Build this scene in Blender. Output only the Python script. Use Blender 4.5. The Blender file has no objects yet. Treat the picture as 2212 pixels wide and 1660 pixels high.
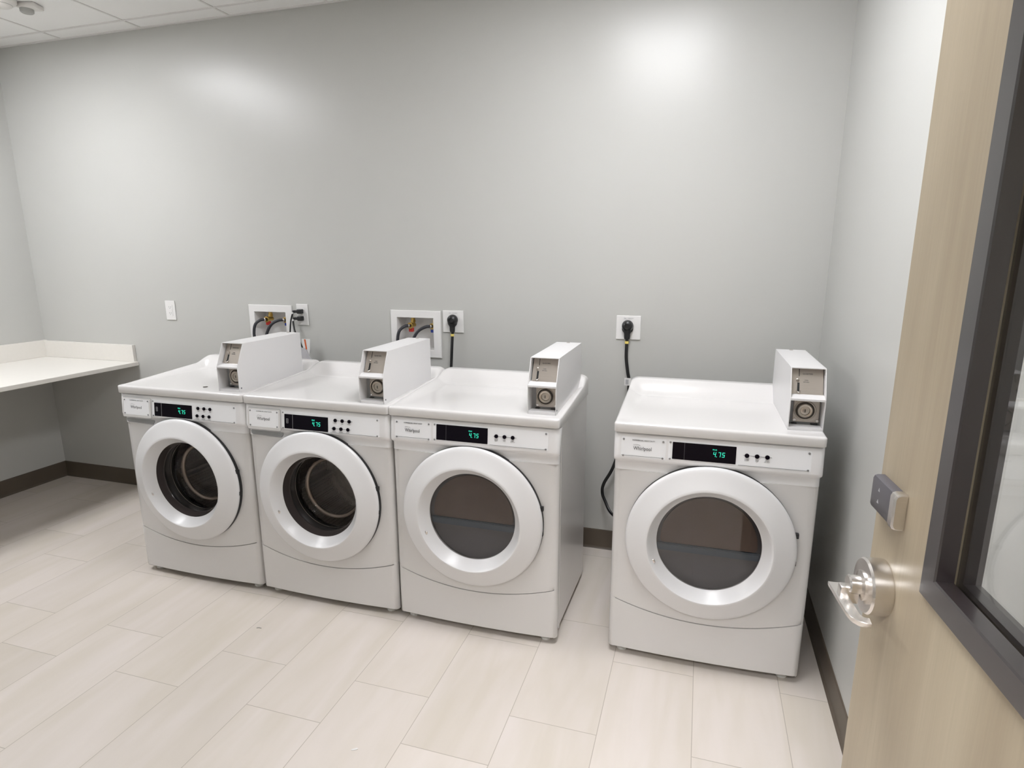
import bpy, bmesh, math, random
from mathutils import Vector, Matrix
random.seed(7)
PI = math.pi
SC = bpy.context.scene
COL = SC.collection
# ------------------------------------------------------------------ measurements (metres)
XL, XR, ZC = -1.369, 3.308, 2.716
YF = -2.74                     # inner face of the wall with the doorway
W, H = 0.686, 0.923            # appliance width, top height at its front edge
X1, F = 0.2797, -0.8748        # left end and front plane of the row of three
X4, F4, R4 = 2.5277, -0.8482, 0.0109

# ------------------------------------------------------------------ materials
def mat(name, col, rough=0.5, metal=0.0, spec=0.5, coat=0.0, coat_r=0.1, emis=None, estr=0.0, noise=0.0, nscale=8.0, bump=0.0, bscale=200.0, stretch=(1, 1, 1)):
    m = bpy.data.materials.new(name); m.use_nodes = True
    nt = m.node_tree; b = nt.nodes['Principled BSDF']
    b.inputs['Base Color'].default_value = (*col, 1)
    b.inputs['Roughness'].default_value = rough
    b.inputs['Metallic'].default_value = metal
    b.inputs['Specular IOR Level'].default_value = spec
    b.inputs['Coat Weight'].default_value = coat
    b.inputs['Coat Roughness'].default_value = coat_r
    if emis:
        b.inputs['Emission Color'].default_value = (*emis, 1)
        b.inputs['Emission Strength'].default_value = estr
    tc = nt.nodes.new('ShaderNodeTexCoord')
    mp = nt.nodes.new('ShaderNodeMapping'); mp.inputs['Scale'].default_value = stretch
    nt.links.new(tc.outputs['Object'], mp.inputs['Vector'])
    if noise:
        n = nt.nodes.new('ShaderNodeTexNoise'); n.inputs['Scale'].default_value = nscale; n.inputs['Detail'].default_value = 5
        nt.links.new(mp.outputs[0], n.inputs['Vector'])
        r = nt.nodes.new('ShaderNodeMapRange')
        r.inputs['From Min'].default_value = .25; r.inputs['From Max'].default_value = .75
        r.inputs['To Min'].default_value = 1 - noise; r.inputs['To Max'].default_value = 1 + noise
        nt.links.new(n.outputs['Fac'], r.inputs['Value'])
        v = nt.nodes.new('ShaderNodeVectorMath'); v.operation = 'SCALE'; v.inputs[0].default_value = col
        nt.links.new(r.outputs[0], v.inputs['Scale'])
        nt.links.new(v.outputs[0], b.inputs['Base Color'])
    if bump:
        n = nt.nodes.new('ShaderNodeTexNoise'); n.inputs['Scale'].default_value = bscale; n.inputs['Detail'].default_value = 3
        nt.links.new(mp.outputs[0], n.inputs['Vector'])
        bp = nt.nodes.new('ShaderNodeBump'); bp.inputs['Strength'].default_value = bump; bp.inputs['Distance'].default_value = .001
        nt.links.new(n.outputs['Fac'], bp.inputs['Height']); nt.links.new(bp.outputs[0], b.inputs['Normal'])
    return m

M = {}
M['wall'] = mat('wall_paint', (.525, .525, .503), .30, spec=.43, noise=.015, nscale=2, bump=.06, bscale=140)
M['wall_r'] = M['wall']
M['hall'] = mat('hall_paint', (.50, .44, .37), .6, noise=.02)
M['ceil'] = mat('ceiling_tile', (.88, .875, .86), .9, noise=.015, nscale=300, bump=.15, bscale=500)
M['tbar'] = mat('ceiling_grid', (.74, .73, .71), .5, noise=.01)
M['base'] = mat('rubber_base', (.105, .083, .062), .45, noise=.05)
M['white'] = mat('white_enamel', (.715, .70, .69), .22, spec=.5, coat=.3, coat_r=.06, noise=.006, nscale=3)
M['whitebox'] = mat('white_powder_coat', (.72, .71, .71), .38, noise=.006, bump=.03, bscale=900)
M['fascia'] = mat('fascia_white', (.87, .865, .875), .25, coat=.3, coat_r=.08, noise=.006)
M['panel'] = mat('panel_white', (.89, .895, .915), .3, noise=.005)
M['plastic'] = mat('white_plastic', (.80, .79, .78), .35, noise=.01)
M['door_w'] = mat('door_ring_white', (.76, .755, .76), .35, coat=.2, coat_r=.2, noise=.005)
M['grey'] = mat('grey_plastic', (.34, .345, .35), .4, noise=.02)
M['black'] = mat('black_rubber', (.012, .012, .013), .45, noise=.1)
M['display'] = mat('display_black', (.004, .0025, .006), .08, spec=.12, noise=.05)
M['cord'] = mat('cord_black', (.011, .011, .012), .35, noise=.1)
M['hose'] = mat('hose_rubber', (.028, .028, .035), .5, noise=.1)
M['ink'] = mat('grey_ink', (.10, .10, .11), .5, noise=.02)
M['inkl'] = mat('pale_ink', (.42, .42, .43), .5, noise=.02)
M['led'] = mat('display_led', (0, .1, .07), .5, emis=(.04, .85, .55), estr=1.1)
M['steel'] = mat('brushed_steel', (.60, .56, .52), .28, 1, noise=.05, nscale=40, stretch=(1, 1, 12))
M['groove'] = mat('lock_groove', (.07, .06, .05), .4, .6, noise=.05)
M['screw'] = mat('zinc_screw', (.36, .36, .37), .35, 1, noise=.05)
M['steel_d'] = mat('lock_steel', (.50, .45, .39), .35, 1, noise=.05)
M['coinplate'] = mat('coin_plate', (.52, .47, .42), .36, .85, noise=.03, nscale=20, stretch=(1, 1, 30))
M['chrome'] = mat('satin_nickel', (.72, .69, .66), .27, 1, noise=.03, nscale=60, stretch=(1, 1, 10))
M['brass'] = mat('brass', (.62, .43, .13), .3, 1, noise=.08, nscale=60)
M['red'] = mat('valve_red', (.50, .03, .02), .4, noise=.05)
M['blue'] = mat('valve_blue', (.02, .05, .34), .4, noise=.05)
M['yellow'] = mat('yellow_sleeve', (.75, .60, .16), .4, noise=.05)
M['orange'] = mat('orange_print', (.62, .12, .03), .5, noise=.05)
M['paper'] = mat('paper_tag', (.74, .73, .72), .6, noise=.03)
M['bag'] = mat('plastic_bag', (.52, .51, .53), .25, noise=.06, nscale=30)
M['counter'] = mat('solid_surface', (.77, .745, .70), .30, noise=.012, nscale=60)
M['gasket'] = mat('door_gasket', (.05, .047, .047), .3, noise=.1)
M['bowledge'] = mat('bowl_edge_reflection', (.30, .24, .20), .22, .3, noise=.05)  # brown stands in for the reflection on the curved bowl edge
M['bowl'] = mat('bowl_rim_plastic', (.06, .05, .048), .16, noise=.05)
M['lockdark'] = mat('lock_plastic', (.085, .08, .09), .35, noise=.05)
M['litef'] = mat('lite_frame_metal', (.014, .009, .010), .28, .0, spec=.9, coat=.9, coat_r=.18, noise=.05)
M['sill'] = mat('dryer_sill', (.085, .125, .17), .3, .3, noise=.05)
M['lint'] = mat('dryer_lint_cover', (.145, .145, .16), .45, noise=.04)
M['drumback'] = mat('dryer_inner_pane', (.175, .125, .10), .4, noise=.12, nscale=7)
M['foot'] = mat('levelling_foot', (.72, .72, .70), .5, noise=.02)
M['detector'] = mat('detector_plastic', (.78, .76, .73), .4, noise=.01)
M['lens'] = mat('sensor_lens', (.40, .40, .38), .3, noise=.02)
M['lightbody'] = mat('light_housing', (.8, .8, .8), .5, noise=.01)
M['lamp'] = mat('light_diffuser', (.9, .9, .9), .5, emis=(.985, .99, 1.02), estr=1.0)

def drum_mat():
    m = mat('drum_steel', (.42, .39, .36), .30, 1)
    nt = m.node_tree; b = nt.nodes['Principled BSDF']
    tc = nt.nodes.new('ShaderNodeTexCoord'); v = nt.nodes.new('ShaderNodeTexVoronoi')
    v.inputs['Scale'].default_value = 150; v.inputs['Randomness'].default_value = .15
    nt.links.new(tc.outputs['Object'], v.inputs['Vector'])
    bp = nt.nodes.new('ShaderNodeBump'); bp.inputs['Strength'].default_value = .8; bp.inputs['Distance'].default_value = .004
    nt.links.new(v.outputs['Distance'], bp.inputs['Height']); nt.links.new(bp.outputs[0], b.inputs['Normal'])
    r = nt.nodes.new('ShaderNodeMapRange'); r.inputs['From Min'].default_value = .15; r.inputs['From Max'].default_value = .3
    r.inputs['To Min'].default_value = .08; r.inputs['To Max'].default_value = .65
    nt.links.new(v.outputs['Distance'], r.inputs['Value'])
    c = nt.nodes.new('ShaderNodeVectorMath'); c.operation = 'SCALE'; c.inputs[0].default_value = (1, .94, .88)
    nt.links.new(r.outputs[0], c.inputs['Scale']); nt.links.new(c.outputs[0], b.inputs['Base Color'])
    return m
M['drum'] = drum_mat()

def glass_mat(name, tint, refl=1.0, rough=.02, ior=1.5):
    m = bpy.data.materials.new(name); m.use_nodes = True
    nt = m.node_tree; nt.nodes.clear()
    o = nt.nodes.new('ShaderNodeOutputMaterial'); t = nt.nodes.new('ShaderNodeBsdfTransparent'); g = nt.nodes.new('ShaderNodeBsdfGlossy')
    mx = nt.nodes.new('ShaderNodeMixShader'); fr = nt.nodes.new('ShaderNodeFresnel'); fr.inputs['IOR'].default_value = ior
    t.inputs[0].default_value = (*tint, 1); g.inputs['Roughness'].default_value = rough; g.inputs[0].default_value = (refl, refl, refl, 1)
    gm = nt.nodes.new('ShaderNodeNewGeometry'); im = nt.nodes.new('ShaderNodeMapRange')   # same Fresnel from either side of a thin sheet
    im.inputs['To Min'].default_value = ior; im.inputs['To Max'].default_value = 1 / ior
    nt.links.new(gm.outputs['Backfacing'], im.inputs['Value']); nt.links.new(im.outputs[0], fr.inputs['IOR'])
    n = nt.nodes.new('ShaderNodeTexNoise'); n.inputs['Scale'].default_value = 2
    r = nt.nodes.new('ShaderNodeMapRange'); r.inputs['To Min'].default_value = rough; r.inputs['To Max'].default_value = rough * 1.2
    nt.links.new(n.outputs['Fac'], r.inputs['Value']); nt.links.new(r.outputs[0], g.inputs['Roughness'])
    nt.links.new(fr.outputs[0], mx.inputs[0]); nt.links.new(t.outputs[0], mx.inputs[1]); nt.links.new(g.outputs[0], mx.inputs[2])
    nt.links.new(mx.outputs[0], o.inputs[0]); return m
M['glass_w'] = glass_mat('washer_glass', (.74, .73, .73), .9, ior=1.35)
M['glass_d'] = glass_mat('dryer_glass', (.62, .60, .60), .95, ior=1.6)
M['pane'] = glass_mat('clear_pane', (.985, .99, .985), 1)

def floor_mat():
    m = bpy.data.materials.new('floor_tile'); m.use_nodes = True
    nt = m.node_tree; b = nt.nodes['Principled BSDF']; L = nt.links
    tc = nt.nodes.new('ShaderNodeTexCoord'); sp = nt.nodes.new('ShaderNodeSeparateXYZ'); L.new(tc.outputs['Object'], sp.inputs[0])
    def add(s, v):
        a = nt.nodes.new('ShaderNodeMath'); a.operation = 'ADD'; L.new(s, a.inputs[0]); a.inputs[1].default_value = v; return a.outputs[0]
    TW, TL = .2915, .585
    u = add(sp.outputs['Y'], 1.265 + TL * 12); v = add(sp.outputs['X'], -.812 + TW * 20)
    cb = nt.nodes.new('ShaderNodeCombineXYZ'); L.new(u, cb.inputs[0]); L.new(v, cb.inputs[1])
    br = nt.nodes.new('ShaderNodeTexBrick'); L.new(cb.outputs[0], br.inputs['Vector'])
    br.offset = .359; br.offset_frequency = 2; br.squash = 1
    br.inputs['Scale'].default_value = 1; br.inputs['Mortar Size'].default_value = .0012; br.inputs['Mortar Smooth'].default_value = .1
    br.inputs['Brick Width'].default_value = TL; br.inputs['Row Height'].default_value = TW; br.inputs['Bias'].default_value = 0
    br.inputs['Color1'].default_value = (0, 0, 0, 1); br.inputs['Color2'].default_value = (1, 1, 1, 1); br.inputs['Mortar'].default_value = (.5, .5, .5, 1)
    # streaks that run along the tile, different in each tile
    rgb = nt.nodes.new('ShaderNodeRGBToBW'); L.new(br.outputs['Color'], rgb.inputs[0])
    m10 = nt.nodes.new('ShaderNodeMath'); m10.operation = 'MULTIPLY'; m10.inputs[1].default_value = 23.0; L.new(rgb.outputs[0], m10.inputs[0])
    rot = nt.nodes.new('ShaderNodeMapping'); rot.inputs['Rotation'].default_value = (0, 0, .22); rot.inputs['Scale'].default_value = (7.5, 1.3, 1)
    L.new(tc.outputs['Object'], rot.inputs['Vector'])
    no = nt.nodes.new('ShaderNodeTexNoise'); no.noise_dimensions = '4D'; no.inputs['Scale'].default_value = 1.1; no.inputs['Detail'].default_value = 4; no.inputs['Distortion'].default_value = .6
    L.new(rot.outputs[0], no.inputs['Vector']); L.new(m10.outputs[0], no.inputs['W'])
    cr = nt.nodes.new('ShaderNodeValToRGB'); cr.color_ramp.elements[0].position = .3; cr.color_ramp.elements[1].position = .72
    cr.color_ramp.elements[0].color = (.61, .555, .48, 1); cr.color_ramp.elements[1].color = (.70, .64, .60, 1)
    L.new(no.outputs['Fac'], cr.inputs[0])
    tone = nt.nodes.new('ShaderNodeMapRange'); tone.inputs['To Min'].default_value = .965; tone.inputs['To Max'].default_value = 1.03; L.new(rgb.outputs[0], tone.inputs['Value'])
    sc = nt.nodes.new('ShaderNodeVectorMath'); sc.operation = 'SCALE'; L.new(cr.outputs[0], sc.inputs[0]); L.new(tone.outputs[0], sc.inputs['Scale'])
    mx = nt.nodes.new('ShaderNodeMix'); mx.data_type = 'RGBA'; L.new(br.outputs['Fac'], mx.inputs[0]); L.new(sc.outputs[0], mx.inputs[6]); mx.inputs[7].default_value = (.42, .375, .32, 1)
    L.new(mx.outputs[2], b.inputs['Base Color'])
    b.inputs['Roughness'].default_value = .42; b.inputs['Specular IOR Level'].default_value = .4
    bp = nt.nodes.new('ShaderNodeBump'); bp.inputs['Strength'].default_value = .3; bp.inputs['Distance'].default_value = .001; bp.invert = True
    L.new(br.outputs['Fac'], bp.inputs['Height']); L.new(bp.outputs[0], b.inputs['Normal'])
    return m
M['floor'] = floor_mat()

def wood_mat():
    m = bpy.data.materials.new('door_veneer'); m.use_nodes = True
    nt = m.node_tree; b = nt.nodes['Principled BSDF']; L = nt.links
    tc = nt.nodes.new('ShaderNodeTexCoord'); mp = nt.nodes.new('ShaderNodeMapping'); mp.inputs['Scale'].default_value = (9, 9, .75)
    L.new(tc.outputs['Object'], mp.inputs['Vector'])
    n = nt.nodes.new('ShaderNodeTexNoise'); n.inputs['Scale'].default_value = 1.6; n.inputs['Detail'].default_value = 4; n.inputs['Distortion'].default_value = .8
    L.new(mp.outputs[0], n.inputs['Vector'])
    cr = nt.nodes.new('ShaderNodeValToRGB'); cr.color_ramp.elements[0].position = .28; cr.color_ramp.elements[1].position = .75
    cr.color_ramp.elements[0].color = (.335, .272, .188, 1); cr.color_ramp.elements[1].color = (.44, .375, .268, 1)
    L.new(n.outputs['Fac'], cr.inputs[0])
    mp2 = nt.nodes.new('ShaderNodeMapping'); mp2.inputs['Scale'].default_value = (160, 160, 5); L.new(tc.outputs['Object'], mp2.inputs['Vector'])
    n2 = nt.nodes.new('ShaderNodeTexNoise'); n2.inputs['Scale'].default_value = 1.5; n2.inputs['Detail'].default_value = 2; L.new(mp2.outputs[0], n2.inputs['Vector'])
    r = nt.nodes.new('ShaderNodeMapRange'); r.inputs['To Min'].default_value = .92; r.inputs['To Max'].default_value = 1.07; L.new(n2.outputs['Fac'], r.inputs['Value'])
    sc = nt.nodes.new('ShaderNodeVectorMath'); sc.operation = 'SCALE'; L.new(cr.outputs[0], sc.inputs[0]); L.new(r.outputs[0], sc.inputs['Scale'])
    L.new(sc.outputs[0], b.inputs['Base Color']); b.inputs['Roughness'].default_value = .38
    return m
M['wood'] = wood_mat()

# ------------------------------------------------------------------ mesh helpers
def link(name, me, m, parent=None, smooth=False):
    o = bpy.data.objects.new(name, me); COL.objects.link(o)
    if m is not None and not me.materials: me.materials.append(m)
    if smooth:
        for p in me.polygons: p.use_smooth = True
    if parent: o.parent = parent
    return o
def obj(name, bm, m, parent=None, smooth=False, angle=None):
    bmesh.ops.recalc_face_normals(bm, faces=bm.faces[:])
    if angle is not None:
        for f in bm.faces: f.smooth = True
        for e in bm.edges:
            e.smooth = not (len(e.link_faces) == 2 and e.calc_face_angle(0) > angle)
    me = bpy.data.meshes.new(name); bm.to_mesh(me); bm.free()
    return link(name, me, m, parent, smooth)
def NB(): return bmesh.new()
def box(bm, x0, x1, y0, y1, z0, z1, bev=0, seg=2):
    r = bmesh.ops.create_cube(bm, size=1)
    for v in r['verts']:
        v.co = Vector(((x0 + x1) / 2 + v.co.x * (x1 - x0), (y0 + y1) / 2 + v.co.y * (y1 - y0), (z0 + z1) / 2 + v.co.z * (z1 - z0)))
    if bev:
        es = list({e for v in r['verts'] for e in v.link_edges})
        bmesh.ops.bevel(bm, geom=es, offset=bev, segments=seg, profile=.5, affect='EDGES')
    return bm
def prism(bm, pts, a0, a1, axis='x'):
    """polygon pts in the other two axes, extruded from a0 to a1 along axis"""
    def mk(a, p):
        if axis == 'x': return (a, p[0], p[1])
        if axis == 'y': return (p[0], a, p[1])
        return (p[0], p[1], a)
    A = [bm.verts.new(mk(a0, p)) for p in pts]; B = [bm.verts.new(mk(a1, p)) for p in pts]
    bm.faces.new(A); bm.faces.new(B[::-1]); n = len(pts)
    for i in range(n): bm.faces.new((A[i], A[(i + 1) % n], B[(i + 1) % n], B[i]))
    return bm
def rrect(x0, x1, z0, z1, r, n=5):
    out = []
    for cx, cz, a0 in ((x1 - r, z1 - r, 0), (x0 + r, z1 - r, 90), (x0 + r, z0 + r, 180), (x1 - r, z0 + r, 270)):
        for i in range(n + 1):
            a = math.radians(a0 + 90 * i / n); out.append((cx + r * math.cos(a), cz + r * math.sin(a)))
    return out
def lathe(bm, prof, c, axis='y', n=64, closed=False):
    """prof: (radius, height along axis)"""
    rings = []
    for r, h in prof:
        ring = []
        if r < 1e-6:
            ring = [bm.verts.new(_ax(c, axis, 0, 0, h))]
        else:
            for i in range(n):
                a = 2 * PI * i / n; ring.append(bm.verts.new(_ax(c, axis, r * math.cos(a), r * math.sin(a), h)))
        rings.append(ring)
    pairs = list(zip(rings, rings[1:])) + ([(rings[-1], rings[0])] if closed else [])
    for A, B in pairs:
        if len(A) == 1 and len(B) == 1: continue
        for i in range(n):
            j = (i + 1) % n
            if len(A) == 1: bm.faces.new((A[0], B[j], B[i]))
            elif len(B) == 1: bm.faces.new((A[i], A[j], B[0]))
            else: bm.faces.new((A[i], A[j], B[j], B[i]))
    return bm
def _ax(c, axis, a, b, h):
    if axis == 'y': return (c[0] + a, c[1] + h, c[2] + b)
    if axis == 'x': return (c[0] + h, c[1] + a, c[2] + b)
    return (c[0] + a, c[1] + b, c[2] + h)
def cyl(bm, c, r, h0, h1, axis='y', n=24, bev=0.0):
    pr = [(0, h0), (r - bev, h0), (r, h0 + (bev if h1 > h0 else -bev)), (r, h1 - (bev if h1 > h0 else -bev)), (r - bev, h1), (0, h1)]
    if not bev: pr = [(0, h0), (r, h0), (r, h1), (0, h1)]
    return lathe(bm, pr, c, axis, n)
def spline(pts, k=8):
    P = [Vector(p) for p in pts]; P = [P[0] * 2 - P[1]] + P + [P[-1] * 2 - P[-2]]; out = []
    for i in range(1, len(P) - 2):
        for j in range(k):
            t = j / k; a, b, c, d = P[i - 1], P[i], P[i + 1], P[i + 2]
            out.append(.5 * ((2 * b) + (c - a) * t + (2 * a - 5 * b + 4 * c - d) * t * t + (3 * b - a - 3 * c + d) * t ** 3))
    out.append(P[-2]); return out
def tube(bm, pts, r, n=10, flat=1.0, cap=True):
    """sweep; r a number or one per point"""
    rings = []; up = Vector((0, 1, 0)); m = len(pts)
    for i, p in enumerate(pts):
        t = (Vector(pts[min(i + 1, m - 1)]) - Vector(pts[max(i - 1, 0)])).normalized()
        s = t.cross(up)
        if s.length < 1e-3: s = t.cross(Vector((1, 0, 0)))
        s.normalize(); u = s.cross(t); rr = r[i] if isinstance(r, (list, tuple)) else r
        rings.append([bm.verts.new(Vector(p) + s * math.cos(2 * PI * k / n) * rr + u * math.sin(2 * PI * k / n) * rr * flat) for k in range(n)])
    for A, B in zip(rings, rings[1:]):
        for k in range(n): bm.faces.new((A[k], A[(k + 1) % n], B[(k + 1) % n], B[k]))
    if cap: bm.faces.new(rings[0][::-1]); bm.faces.new(rings[-1])
    return bm
def text(name, s, size, m, parent, M4, extrude=.0003, align='CENTER', sx=1.0):
    cu = bpy.data.curves.new(name, 'FONT'); cu.body = s; cu.size = size; cu.extrude = extrude; cu.align_x = align; cu.align_y = 'CENTER'; cu.resolution_u = 4
    t = bpy.data.objects.new(name, cu); COL.objects.link(t)
    dg = bpy.context.evaluated_depsgraph_get(); dg.update()
    me = bpy.data.meshes.new_from_object(t.evaluated_get(dg)); bpy.data.objects.remove(t)
    me.materials.clear(); me.transform(M4 @ Matrix.Diagonal((sx, 1, 1, 1)))
    me.name = name
    return link(name, me, m, parent)
def front(x, y, z, tilt=0.0):     # text facing -y
    return Matrix.Translation((x, y, z)) @ Matrix.Rotation(PI / 2 - tilt, 4, 'X')
def empty(name, loc=(0, 0, 0), rz=0):
    o = bpy.data.objects.new(name, None); COL.objects.link(o); o.location = loc; o.rotation_euler = (0, 0, rz); o.empty_display_size = .1
    return o
def tag(o, label=None, cat=None, group=None, kind=None):
    if label: o['label'] = label
    if cat: o['category'] = cat
    if group: o['group'] = group
    if kind: o['kind'] = kind
    return o
def struct(name, bm, m, **k):
    o = obj(name, bm, m, **k); o['kind'] = 'structure'; return o
def copy_tree(o, parent=None):
    c = o.copy(); COL.objects.link(c); c.parent = parent
    for ch in [x for x in bpy.data.objects if x.parent == o]: copy_tree(ch, c)
    return c

# ------------------------------------------------------------------ room shell
HX0, HX1, HY = -1.369, 4.4, -4.55
DX0, DX1, DZ = 2.255, 3.205, 2.075      # doorway
bm = NB(); box(bm, XL - .1, HX1 + .1, HY - .1, .12, -.1, 0); struct('floor', bm, M['floor'])
bm = NB(); box(bm, XL - .1, HX1 + .1, HY - .1, .12, ZC + .0005, ZC + .08); struct('ceiling', bm, M['ceil'])
# back wall with two recessed openings for the supply boxes
SB = [(.298, .589, .973, 1.222), (1.210, 1.501, .966, 1.214)]
SI = [(.335, .547, 1.012, 1.183), (1.246, 1.458, 1.005, 1.176)]
bm = NB()
xs = [XL - .1, SI[0][0], SI[0][1], SI[1][0], SI[1][1], XR + .12]
for i in range(5):
    if i in (1, 3):
        s = SI[0] if i == 1 else SI[1]
        box(bm, xs[i], xs[i + 1], 0, .12, 0, s[2]); box(bm, xs[i], xs[i + 1], 0, .12, s[3], ZC)
        box(bm, xs[i], xs[i + 1], .092, .12, s[2], s[3])
    else: box(bm, xs[i], xs[i + 1], 0, .12, 0, ZC)
bmesh.ops.remove_doubles(bm, verts=bm.verts[:], dist=1e-5)
struct('wall_back', bm, M['wall'])
bm = NB(); box(bm, XL - .1, XL, HY, 0, 0, ZC); struct('wall_left', bm, M['wall'])
bm = NB(); box(bm, XR, XR + .12, YF, 0, 0, ZC); struct('wall_right', bm, M['wall_r'])
bm = NB()
box(bm, XL, DX0, YF - .115, YF, 0, ZC); box(bm, DX1, XR + .12, YF - .115, YF, 0, ZC); box(bm, DX0, DX1, YF - .115, YF, DZ, ZC)
struct('wall_front', bm, M['wall'])
bm = NB(); box(bm, XL - .1, HX1 + .1, HY - .1, HY, 0, ZC); box(bm, HX1, HX1 + .1, HY, YF - .115, 0, ZC); box(bm, XR + .12, HX1 + .1, YF - .115, YF, 0, ZC)
struct('wall_hall', bm, M['hall'])
# door frame (steel jambs)
bm = NB()
for a, b in ((DX0, DX0 + .016), (DX1 - .016, DX1)): box(bm, a, b, YF - .125, YF + .008, 0, DZ)
box(bm, DX0, DX1, YF - .125, YF + .008, DZ - .016, DZ); struct('trim_1', bm, M['litef'])
# cove base
def base_run(name, a, b, n):
    bm = NB(); a = Vector(a); b = Vector(b); n = Vector(n)
    prof = [(0, 0), (.012, 0), (.0085, .004), (.0045, .012), (.004, .098), (.0025, .104), (0, .1051)]
    A = [bm.verts.new(a + n * d + Vector((0, 0, z))) for d, z in prof]; B = [bm.verts.new(b + n * d + Vector((0, 0, z))) for d, z in prof]
    k = len(prof); bm.faces.new(A); bm.faces.new(B[::-1])
    for i in range(k): bm.faces.new((A[i], A[(i + 1) % k], B[(i + 1) % k], B[i]))
    return struct(name, bm, M['base'])
base_run('baseboard_back', (XL, 0, 0), (XR, 0, 0), (0, -1, 0))
base_run('baseboard_left', (XL, 0, 0), (XL, YF, 0), (1, 0, 0))
base_run('baseboard_right', (XR, 0, 0), (XR, YF, 0), (-1, 0, 0))
base_run('baseboard_front', (XL, YF, 0), (DX0, YF, 0), (0, 1, 0))
base_run('baseboard_hall', (XL, HY, 0), (HX1, HY, 0), (0, 1, 0))
# ceiling grid
GX = [-1.41 + .5885 * i for i in range(11)]; GX = [-.822 + .5885 * i for i in range(-1, 9)]
GY = [-.12 - .5885 * i for i in range(8)]
bm = NB()
def tee(bm, x0, x1, y0, y1, d=.0035): box(bm, x0, x1, y0, y1, ZC - d, ZC + .001)
for x in GX:
    if XL < x < XR: tee(bm, x - .006, x + .006, YF, 0, .0029)
for y in GY:
    if y > YF: tee(bm, XL, XR, y - .006, y + .006)
tee(bm, XL, XR, -.016, 0, .0041); tee(bm, XL, XL + .016, YF, 0, .0047); tee(bm, XR - .016, XR, YF, 0, .0047)
struct('trim_2', bm, M['tbar'])

# ceiling lights (2 x 4 ft troffers in the grid, plus an added fill panel out of view in the corridor)
def troffer(x0, x1, y0, y1, label, s, group=None):
    e = empty('ceiling_light', ((x0 + x1) / 2, (y0 + y1) / 2, ZC - .012))
    cx, cy = (x0 + x1) / 2, (y0 + y1) / 2; hx, hy = (x1 - x0) / 2 - .012, (y1 - y0) / 2 - .012
    bm = NB(); t = .022
    for a in ((-hx, hx, -hy, -hy + t), (-hx, hx, hy - t, hy), (-hx, -hx + t, -hy + t, hy - t), (hx - t, hx, -hy + t, hy - t)): box(bm, *a, 0, .012)
    obj('light_frame', bm, M['lightbody'], e)
    bm = NB(); box(bm, -hx + t, hx - t, -hy + t, hy - t, .003, .011)
    m = M['lamp'].copy(); m.node_tree.nodes['Principled BSDF'].inputs['Emission Strength'].default_value = s
    obj('diffuser', bm, m, e)
    return tag(e, label, 'ceiling light', group)
LS = 22.0
troffer(GX[1], GX[2], GY[3], GY[1], 'rectangular ceiling light panel above the floor in front of the left washer and counter', LS * .93, 'ceiling light panels')
troffer(GX[6] + .09, GX[7] + .09, GY[3], GY[1], 'rectangular ceiling light panel above the floor in front of the right dryers', LS * .87, 'ceiling light panels')
troffer(1.9, 3.1, -3.9, -3.3, 'added fill light panel, unseen, on the corridor ceiling outside the door', LS * 1.55, 'ceiling light panels')  # unseen fill, added to brighten the appliance fronts

# ------------------------------------------------------------------ appliance (local frame: x 0..W, y 0 front .. back, z up)
D = .575; CX, CZ = .343, .505
def bow(x):       # front plane in plan: slightly bowed, corners rounded
    t = 2 * x / W - 1
    y = .017 - .012 * (1 - t * t)
    d = min(x - .004, W - .004 - x); r = .022
    if d < r: y += r - math.sqrt(max(0, r * r - (r - max(d, 0)) ** 2))
    return y
def kick(x):      # seam between front panel and toe panel
    t = 2 * x / W - 1
    return .184 + .057 * t * t
def make_lid(parent):
    bm = NB(); nx, ny = 56, 60
    def sm(t): t = max(0, min(1, t)); return t * t * (3 - 2 * t)
    def h(x, y):
        ex = min(x, W - x)
        z = H
        z += (.026 * max(0, min(1, (y - .05) / .40))) * (1 - sm(ex / .060))
        q = max(0, min(1, (y - .458) / .072)); r = .5 * sm(q) + .5 * q
        crest = .981 - .024 * (1 - math.sqrt(max(0, 1 - (1 - min(1, ex / .034)) ** 2)))
        z = max(z, H) * (1 - r) + crest * r
        d = min(ex, y, D - y); k = .009
        if d < k: z -= k - math.sqrt(max(0, k * k - (k - d) ** 2))
        return z
    def st(n, L): # stations, denser at the ends
        e = [0, .0008, .0022, .004, .006, .009]; mid = [.009 + (L - .018) * (i + 1) / (n + 1) for i in range(n)]
        return e + mid + [L - v for v in e[::-1]]
    X = st(nx, W - .0016); Y = st(ny, D)
    R = .012
    g = []
    for y in Y:
        row = []
        for x in X:
            yy = y; xx = x
            # round plan corners at the front
            dx = min(x, W - .0016 - x)
            if dx < R and y < R:
                a, b = R - dx, R - y; m = max(a, b); l = math.hypot(a, b)
                if l > 0:
                    f = m / l; a *= f; b *= f; xx = (R - a) if x < W / 2 else (W - .0016 - R + a); yy = R - b
            row.append(bm.verts.new((xx + .0008, yy, h(x + .0008, y))))
        g.append(row)
    for i in range(len(Y) - 1):
        for j in range(len(X) - 1): bm.faces.new((g[i][j], g[i][j + 1], g[i + 1][j + 1], g[i + 1][j]))
    ring = g[0] + [r[-1] for r in g[1:]] + g[-1][:-1][::-1] + [r[0] for r in g[1:-1][::-1]]
    low = [bm.verts.new((v.co.x, v.co.y, .891 if v.co.y < .3 else .891 + .0)) for v in ring]
    lo2 = [bm.verts.new((W / 2 + (v.co.x - W / 2) * .994, D / 2 + (v.co.y - D / 2) * .994, .888)) for v in low]
    n = len(ring)
    for i in range(n):
        j = (i + 1) % n; bm.faces.new((ring[i], ring[j], low[j], low[i])); bm.faces.new((low[i], low[j], lo2[j], lo2[i]))
    return obj('top_panel', bm, M['white'], parent, angle=.7)

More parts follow.
